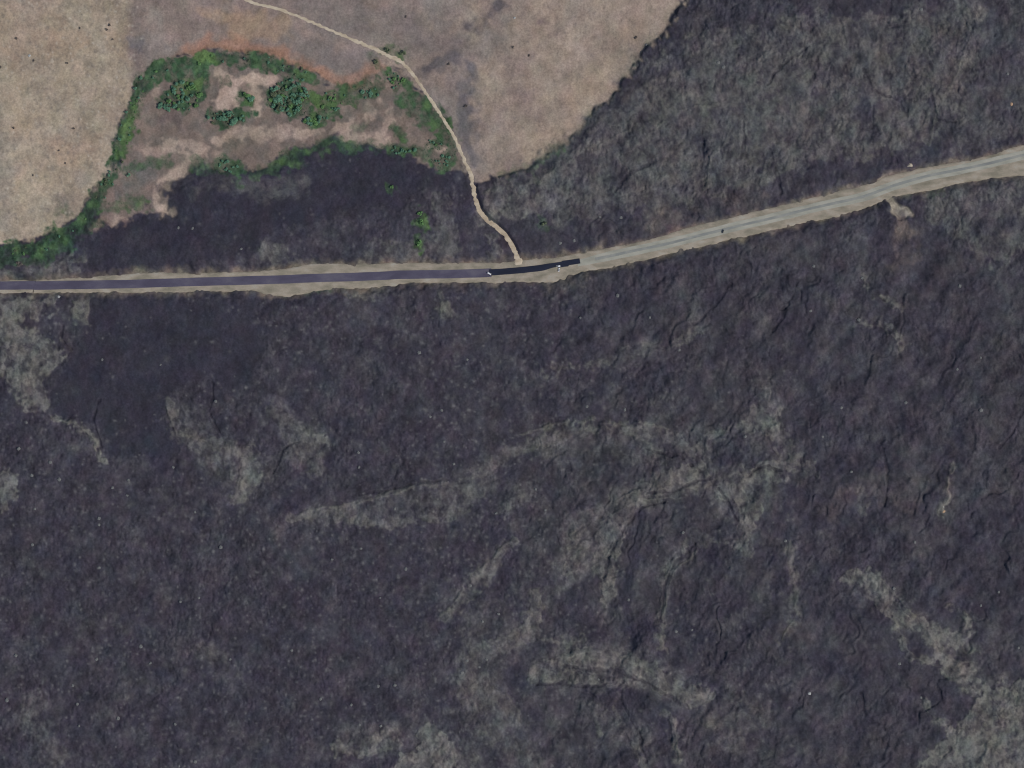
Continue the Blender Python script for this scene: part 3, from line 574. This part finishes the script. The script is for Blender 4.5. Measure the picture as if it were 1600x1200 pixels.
CLUMPS = [ # centre, radii, number, size range, tones, label
 (355,188,30,13,26,(.75,1.15),"ddo","dark green tree in the low clump under the pale pink soil","trees under the pink soil"),
 (388,150,7,9,4,(.7,1.1),"dy","green tree in the small knot between two pale soil patches","trees between the pale patches"),
 (452,152,30,27,58,(.75,1.2),"dddoy","dark green tree in the dense grove right of the pale pink soil","trees of the dense grove"),
 (498,190,22,7,13,(.6,.95),"ddy","small green tree along the lower rim of the yellow-green clearing","trees on the clearing rim"),
 (520,158,26,14,14,(.55,.85),"yyd","light green tree in the bright thicket right of the dense grove","trees of the bright thicket"),
 (288,150,28,22,34,(.65,1.1),"ydyd","bright green tree in the upper left grove inside the belt","trees of the upper left grove"),
 (262,170,16,8,10,(.7,1.0),"dd","dark tree at the lower rim of the upper left grove","trees on the grove's lower rim"),
 (618,124,13,15,12,(.6,.95),"dy","green tree in the corner just below the bend of the dirt track","trees below the track bend"),
 (576,146,14,10,8,(.6,.9),"d","dark green tree in the hollow below the orange soil by the track","trees below the orange soil"),
 (684,205,20,22,20,(.6,1.0),"dyd","green tree in the wedge along the left side of the dirt track","trees beside the dirt track"),
 (694,252,16,10,9,(.6,.9),"d","green tree in the lower tip of the wedge beside the track","trees at the wedge tip"),
 (630,236,20,8,9,(.55,.9),"dd","green tree on the black lava edge under the brown soil","trees on the lava edge"),
 (355,260,16,9,9,(.5,.85),"dd","green tree in the patch on the left end of the lava edge","trees at the left lava edge")]
PLANT_XY = []
for cx, cy, rx, ry, n, sr, tones, lab, grp in CLUMPS:
    k = 0; tries = 0
    while k < n and tries < 900:
        tries += 1; dmin = rt_.uniform(6, 46); a = rt_.uniform(0, 6.283); q = math.sqrt(rt_.random()); x = cx+rx*q*math.cos(a); y = cy+ry*q*math.sin(a)
        if any((x-u)**2+(y-v)**2 < dmin for u, v in PLANT_XY): continue
        if vat(mid, x, y)+.5*vat(blot, x, y) < -.55 or vat(green, x, y) < .35 or vat(track_d, x, y) < 7: continue
        PLANT_XY.append((x, y)); tree(x, y, rt_.uniform(*sr)*rt_.choice((.8,1.0,1.25,1.6)), rt_.choice(tones), lab, grp); k += 1
belt = [(0,396),(60,390),(108,366),(140,330),(165,296),(182,250),(196,205),(208,165),(222,132),(255,105),(330,92),(400,92),(440,104),(480,118)]
for k in range(62):
    i = rt_.randrange(len(belt)-1); t = rt_.random(); x = belt[i][0]*(1-t)+belt[i+1][0]*t+rt_.uniform(-9, 9); y = belt[i][1]*(1-t)+belt[i+1][1]*t+rt_.uniform(-9, 9)
    if any((x-u)**2+(y-v)**2 < 16 for u, v in PLANT_XY): continue
    PLANT_XY.append((x, y)); tree(x, y, rt_.uniform(.45, .95), rt_.choice("dydo"), "small bushy tree standing in the green belt that rims the pale hill", "small trees of the green belt")
# lone green bushes on the black lava
for x, y, sc, tn, lab in [
 (656,333,2.3,"y","large bright green bush on black lava, topmost of the pair above the road"),
 (659,347,2.6,"y","broad bright green bush on black lava joined to the one above it"),
 (655,380,2.5,"y","bright green bush on black lava closest to the road's upper verge"),
 (612,292,1.9,"y","small green bush alone on black lava below the oasis edge"),
 (850,350,2.4,"o","dull grey-green bush on the lava right of the dirt track"),
 (606,78,2.6,"o","olive bush on the upper side of the dirt track at its bend"),
 (630,84,2.6,"o","dark olive bush at the right end of the track bend"),
 (588,97,2.4,"o","olive bush just left of and below the track bend"),
 (201,274,2.0,"d","small dark bush on the grey ground beside the green belt's left side"),
 (31,412,2.6,"b","very dark bush on grey rubble between the green belt and the road")]:
    shrub(x, y, sc, tn, lab)
# dark dots on the pale hills
def near_txt(x, y):
    return None
for x, y, sc, lab in [(171,39,1.5,"dark shrub on pale soil, upper right one of a close pair at the top left"),(167,46,1.5,"dark shrub on pale soil, lower left one of a close pair at the top left"),(105,99,1.6,"lone dark shrub in the middle of the pale speckled hill"),
 (26,60,1.5,"dark shrub on pale soil in the top left corner area"),(115,201,1.3,"dark shrub on pale soil in the lower half of the speckled hill"),(1,105,1.5,"dark shrub cut by the left edge of the picture"),(176,62,1.3,"dark shrub just below the close pair on pale soil"),
 (125,44,1.2,"small dark shrub left of the close pair on pale soil"),(21,200,1.5,"dark shrub low on the pale hill near its left side"),(634,26,1.4,"small dark shrub on brownish soil above the track bend"),(994,59,1.9,"dark shrub on tan soil near the right edge of the eastern hill"),
 (802,74,1.4,"dark shrub on tan soil beside the grey streaks"),(827,87,1.3,"small dark shrub in the middle of the tan eastern hill"),(728,166,1.9,"dark shrub on the grey streak right of the dirt track"),(701,100,1.5,"dark shrub at the foot of the long grey streak"),
 (53,95,1.2,"tiny dark shrub left on the pale hill near the white rock"),(52,274,1.2,"tiny dark shrub low on the pale hill"),(92,235,1.1,"tiny dark shrub in the middle of the lower pale hill"),(102,255,1.1,"tiny dark shrub on pale soil near the belt's lower bend")]:
    shrub(x, y, sc*.85, "b", lab, "dark shrubs dotted over the pale hills")
# low growth of the green belt and thickets: nobody could count it
def undergrowth():
    rd = np.random.RandomState(3); N = 60000
    x = rd.uniform(-60, 1080, N); y = rd.uniform(-60, 470, N)
    i = np.searchsorted(GX, x); j = np.searchsorted(GY, y)
    keep = (green[j, i] > rd.uniform(.45, .95, N)) & (track_d[j, i] > 5) & (vin[j, i] < -3)
    x, y, i, j = x[keep], y[keep], i[keep], j[keep]; n = len(x)
    X = (x-800)*S; Y = (600-y)*S; Zc = Z[j, i]+rd.uniform(.1, .7, n); s = rd.uniform(.35, .75, n); a = rd.uniform(0, 6.28, n)
    tx, ty = rd.uniform(-.5, .5, (2, n)); ux, uy = np.cos(a)*s, np.sin(a)*s; vx, vy = -np.sin(a)*s*.6, np.cos(a)*s*.6
    co = np.empty((n, 4, 3), np.float32)
    for k, (p, q) in enumerate(((ux, uy), (vx, vy), (-ux, -uy), (-vx, -vy))):
        co[:, k, 0] = X+p; co[:, k, 1] = Y+q; co[:, k, 2] = Zc+p*tx+q*ty
    me = bpy.data.meshes.new("undergrowth"); me.vertices.add(4*n); me.vertices.foreach_set("co", co.ravel())
    me.loops.add(4*n); me.loops.foreach_set("vertex_index", np.arange(4*n, dtype=np.int32)); me.polygons.add(n)
    me.polygons.foreach_set("loop_start", np.arange(0, 4*n, 4, dtype=np.int32)); me.update(calc_edges=True)
    at = me.attributes.new("leaf_colour", 'FLOAT_COLOR', 'POINT'); c = np.ones((n, 4, 4), np.float32)
    base = gcol[j, i]*rd.uniform(.8, 1.3, (n, 1)); c[:, :, :3] = base[:, None, :]; at.data.foreach_set("color", c.ravel())
    m = bpy.data.materials.new("undergrowth_leaves"); m.use_nodes = True; b = m.node_tree.nodes["Principled BSDF"]; b.inputs["Roughness"].default_value = .9
    b.inputs["Specular IOR Level"].default_value = .1
    a_ = m.node_tree.nodes.new("ShaderNodeAttribute"); a_.attribute_name = "leaf_colour"; m.node_tree.links.new(a_.outputs["Color"], b.inputs["Base Color"])
    tag(link_mesh("undergrowth", me, m), "low green growth filling the belt and thickets at the foot of the hills", "undergrowth", kind="stuff")
undergrowth()

# ------------------------------------------------------------------ pale boulders on the lava
M_rock = material("pale_rock", srgb(100,100,98)*K, .9, .2, 1.2)
M_rockB = material("white_rock", srgb(156,156,152)*K, .9, .12, 1.2)
M_rockO = material("orange_rock", srgb(170,140,112)*K, .9, .15, 1.2)
def rock_mesh(seed):
    bm = bmesh.new(); bmesh.ops.create_icosphere(bm, subdivisions=3, radius=1)
    for v in bm.verts:
        d = 1+.34*mnoise.noise(v.co*1.3+Vector((seed*3.1, 0, 0)))+.16*mnoise.noise(v.co*3.2+Vector((0, seed, 0)))
        v.co *= d; v.co.z = max(v.co.z*.6, -.35)
    me = bpy.data.meshes.new("boulder"); bm.to_mesh(me); bm.free(); return me
RM = {m.name: [] for m in (M_rock, M_rockB, M_rockO)}
for m in (M_rock, M_rockB, M_rockO):
    for k in range(5):
        me = rock_mesh(k+1); me.materials.append(m); RM[m.name].append(me)
def boulder(x, y, sc, mat, label, group=None):
    o = bpy.data.objects.new("boulder", rt_.choice(RM[mat.name])); COL.objects.link(o); o.location = W(x, y, zat(x, y)+.1*sc)
    o.rotation_euler = (0, 0, rt_.uniform(0, 6.28)); o.scale = (sc, sc*rt_.uniform(.7, 1.2), sc*.8); tag(o, label, "boulder", group)
for x, y, sc, mt, lab in [
 (1264.5,1083.5,1.7,M_rockB,"brightest white boulder, alone on dark lava at the lower right"),
 (46,87,1.9,M_rockB,"white boulder on the pale speckled hill at the upper left"),
 (804,28,1.6,M_rockB,"small pale boulder on the tan eastern hill near the top edge"),
 (1580,163,2.2,M_rockO,"orange-tan boulder on grey lava near the right edge"),
 (1474,799,2.0,M_rockO,"pale orange boulder at the lower end of a pinkish streak"),
 (1473,792,1.2,M_rockB,"small white boulder touching the pale orange one at the streak's end"),
 (1347,434,1.9,M_rock,"pale boulder at the upper end of a thin pale strand below the spur"),
 (92,464,1.9,M_rockB,"white boulder touching the lower verge of the road at the left"),
 (594,934,1.4,M_rock,"lone pale boulder in the smooth dark lava low centre-left"),
 (634,889,1.9,M_rock,"large pale boulder above the bottom grey patches, left of centre"),
 (709,725,1.7,M_rock,"pale pinkish boulder just above the left end of the grey arc"),
 (1439,1090,1.7,M_rock,"pale boulder just left of the large grey area at the lower right"),
 (1560,925,1.5,M_rock,"pale boulder above the large grey area near the right edge"),
 (1081,984,1.6,M_rock,"pale boulder in the dark speckled hollow low centre-right")]:
    boulder(x, y, sc, mt, lab)
ZONES = [
 ("pale boulder scattered on the dark lava under the curved flow margin at the left", "boulders under the left flow margin", [(42,660),(30,701),(79,722),(50,743),(93,749),(176,762),(201,750),(199,774),(155,810),(155,820),(55,795),(51,851),(337,627),(305,800),(345,855),(271,730),(155,887)]),
 ("pale boulder on the dark lava between the left grey patches and the centre", "boulders left of the centre", [(560,707),(561,730),(694,690),(617,795),(564,857),(519,874),(672,651),(690,641),(775,802)]),
 ("pale boulder on or beside the grey arcs right of the centre", "boulders among the grey arcs", [(917,635),(976,640),(837,764),(852,797),(1067,832),(1164,682)]),
 ("pale boulder on the folded dark lava of the right side below the road", "boulders of the folded lava", [(1314,637),(1532,641),(1415,629),(1285,682),(1429,847),(1330,737),(1227,845),(1271,416),(1499,447),(1342,500),(1495,577),(1266,486),(1532,559)]),
 ("pale boulder in the speckled rubble of the bottom left corner", "boulders of the bottom left corner", [(311,934),(282,940),(220,1010),(235,1036),(360,1030),(11,1094),(114,1071),(121,1100),(124,1134),(185,1122),(274,1131),(151,1030),(280,1197),(305,1190),(25,1024)]),
 ("pale boulder in the lower middle between the dark lava and the grey bottom patch", "boulders of the lower middle", [(735,915),(779,959),(754,971),(730,1032),(749,1042),(760,1030),(617,1070),(591,1072),(501,1092),(549,1101),(595,1134),(562,1132),(722,1051),(456,1016)]),
 ("pale boulder near the branching grey patch at the lower right", "boulders near the branching patch", [(1396,919),(1591,1012),(1532,946),(1405,1037),(982,937),(1056,987),(935,1062)]),
 ("pale boulder on the smooth black lava just below the road", "boulders below the road", [(251,570),(160,562),(655,551),(730,562),(907,497),(1015,496),(1061,547),(965,462)]),
 ("pale boulder on the lava just above the road", "boulders above the road", [(279,356),(301,357),(377,489-100),(970,340),(937,339),(875,380),(897,376)]),
 ("pale boulder on the grey lava in the upper right", "boulders of the upper right", [(1439,15),(1574,116),(1010,70),(1122,98),(1130,105)])]
for lab, grp, pts in ZONES:
    for x, y in pts:
        boulder(x, y, rt_.uniform(1.5, 2.3), M_rock, lab, grp)

# ------------------------------------------------------------------ gravel heap beside the road
bm = bmesh.new(); NN = 22
vs_ = {}
for j in range(NN+1):
    for i in range(NN+1):
        u = i/NN*2-1; v = j/NN*2-1; r = (abs(u)**3+abs(v)**3)**(1/3)
        h = 2.3*max(0, 1-r**1.5)*(1+.3*mnoise.noise(Vector((u*3, v*3, 2))))-.35
        vs_[i, j] = bm.verts.new((u*3.3, v*3.0, h))
for j in range(NN):
    for i in range(NN): bm.faces.new((vs_[i,j], vs_[i+1,j], vs_[i+1,j+1], vs_[i,j+1]))
hp = obj("gravel_heap", bm, M_spur, smooth=True); hp.location = W(1421.5, 257, max(.6, zat(1421.5, 257))); tag(hp, "small pale squarish gravel heap just above the road near the right edge", "gravel heap")

# ------------------------------------------------------------------ vehicles
M_white = material("white_paint", (.75,.75,.75), .35, .03, 1, spec=.5); M_black = material("dark_paint", (.03,.032,.038), .35, .05, 1, spec=.5)
M_glass = material("dark_glass", (.02,.025,.03), .1, .02, 1, spec=.6); M_tyre = material("rubber", (.02,.02,.02), .9, .1, 3)
M_rim = material("rim_metal", (.45,.45,.46), .35, .05, 3, metallic=.8); M_lamp = material("lamp_lens", (.8,.8,.75), .2, .02, 1); M_red = material("tail_lens", (.4,.02,.02), .3, .02, 1)
def loft(profile, half_w, taper):
    """side outline (x, z) swept across; taper pulls the upper points inwards"""
    bm = bmesh.new(); L = []; Rr = []
    for x, z in profile:
        w = half_w-taper*max(0, z-.95)
        L.append(bm.verts.new((x, w, z))); Rr.append(bm.verts.new((x, -w, z)))
    n = len(profile)
    for k in range(n): bm.faces.new((L[k], L[(k+1)%n], Rr[(k+1)%n], Rr[k]))
    bm.faces.new(L[::-1]); bm.faces.new(Rr)
    bmesh.ops.recalc_face_normals(bm, faces=bm.faces)
    bmesh.ops.bevel(bm, geom=[e for e in bm.edges], offset=.05, segments=2, affect='EDGES', clamp_overlap=True)
    return bm
def bx(bm, c, d):
    r = bmesh.ops.create_cube(bm, size=1)
    for v in r["verts"]: v.co = Vector((v.co.x*d[0]+c[0], v.co.y*d[1]+c[1], v.co.z*d[2]+c[2]))
def wheel(parent, x, y, r=.36):
    def cyl(rad, w, yy):
        b = bmesh.new(); bmesh.ops.create_cone(b, cap_ends=True, segments=20, radius1=rad, radius2=rad, depth=w)
        for v in b.verts: v.co = Vector((v.co.x, v.co.z+yy, v.co.y))
        bmesh.ops.recalc_face_normals(b, faces=b.faces); bmesh.ops.bevel(b, geom=[e for e in b.edges if e.calc_length() > .0 and len(e.link_faces) == 2 and e.calc_face_angle(0) > 1], offset=.03, segments=2, affect='EDGES')
        return b
    w = obj("wheel", cyl(r, .24, 0), M_tyre, parent); w.location = (x, y, r)
    rim = obj("rim", cyl(r*.6, .05, .12 if y > 0 else -.12), M_rim, w)
    return w
def vehicle(kind, x, y, rot, mat, label, cat, z=.36):
    e = bpy.data.objects.new(kind, None); COL.objects.link(e); e.location = W(x, y, z); e.rotation_euler = (0, 0, rot)
    if kind == "pickup_truck":
        bm = loft([(-2.7,.42),(2.6,.42),(2.7,.62),(2.65,.92),(1.45,1.06),(-2.7,1.06)], .95, .1); obj("body", bm, mat, e)
        obj("cab", loft([(-.55,1.04),(1.25,1.04),(.62,1.72),(-.42,1.74)], .90, .24), mat, e)
        g = bmesh.new(); bx(g, (.99,0,1.40), (.05,1.30,.44))
        for v in g.verts: v.co.x += (1.4-v.co.z)*.88+.02
        obj("windshield", g, M_glass, e)
        for s in (1,-1):
            g = bmesh.new(); bx(g, (.15,s*.80,1.40), (.95,.04,.36)); obj("side_window", g, M_glass, e)
        g = bmesh.new(); bx(g, (-1.62,0,1.075), (1.95,1.55,.05)); obj("cargo_bed", g, M_black if mat is M_white else M_rim, e)
        g = bmesh.new()
        for s in (1,-1): bx(g, (-1.62,s*.84,1.17), (2.15,.12,.24))
        bx(g, (-2.62,0,1.17), (.12,1.56,.24)); obj("bed_rail", g, mat, e); wx_ = (-1.75,1.75); hx = 2.68
    elif kind == "van":
        bm = loft([(-2.3,.40),(2.3,.40),(2.42,.60),(2.38,1.0),(1.75,1.18),(1.15,1.98),(-2.2,2.05),(-2.34,1.9)], .92, .10); obj("body", bm, mat, e)
        g = bmesh.new(); bx(g, (1.5,0,1.58), (.05,1.45,.66))
        for v in g.verts: v.co.x += (1.58-v.co.z)*.74
        obj("windshield", g, M_glass, e)
        for s in (1,-1):
            for cx in (.75,-.35,-1.45):
                g = bmesh.new(); bx(g, (cx,s*.875,1.55), (.85,.04,.42)); obj("side_window", g, M_glass, e)
        g = bmesh.new()
        for s in (1,-1): bx(g, (-.6,s*.6,2.09), (2.4,.05,.06))
        obj("roof_rail", g, M_rim, e); wx_ = (-1.45,1.5); hx = 2.40
    else:
        bm = loft([(-2.25,.38),(2.2,.38),(2.3,.6),(2.2,.80),(1.2,.95),(-1.7,.98),(-2.3,.90)], .90, .1); obj("body", bm, mat, e)
        obj("cabin", loft([(-1.6,.95),(1.1,.93),(.35,1.42),(-.95,1.44)], .86, .35), M_glass, e)
        g = bmesh.new(); bx(g, (-.28,0,1.455), (1.15,1.25,.04)); obj("roof", g, mat, e); wx_ = (-1.4,1.4); hx = 2.26
    for wx1 in wx_:
        for s in (1,-1): wheel(e, wx1, s*.80, .37)
    for s in (1,-1):
        g = bmesh.new(); bx(g, (hx-.06,s*.66,.76), (.12,.30,.16)); obj("headlight", g, M_lamp, e)
        g = bmesh.new(); bx(g, (-hx+.02,s*.72,.86), (.10,.20,.20)); obj("taillight", g, M_red, e)
    return tag(e, label, cat)
vehicle("van", 764.5, 427.5, R(-28), M_white, "white van at the left end of the black asphalt section", "van")
vehicle("pickup_truck", 872, 416, R(6), M_white, "white pickup truck on the right part of the black asphalt section", "pickup truck")
vehicle("car", 873.5, 421.5, R(80), M_white, "small white car just below the white pickup truck on the road edge", "car", .12)
vehicle("car", 1129.5, 361.5, R(76), M_black, "dark car on the pale grey road in the right half", "car")
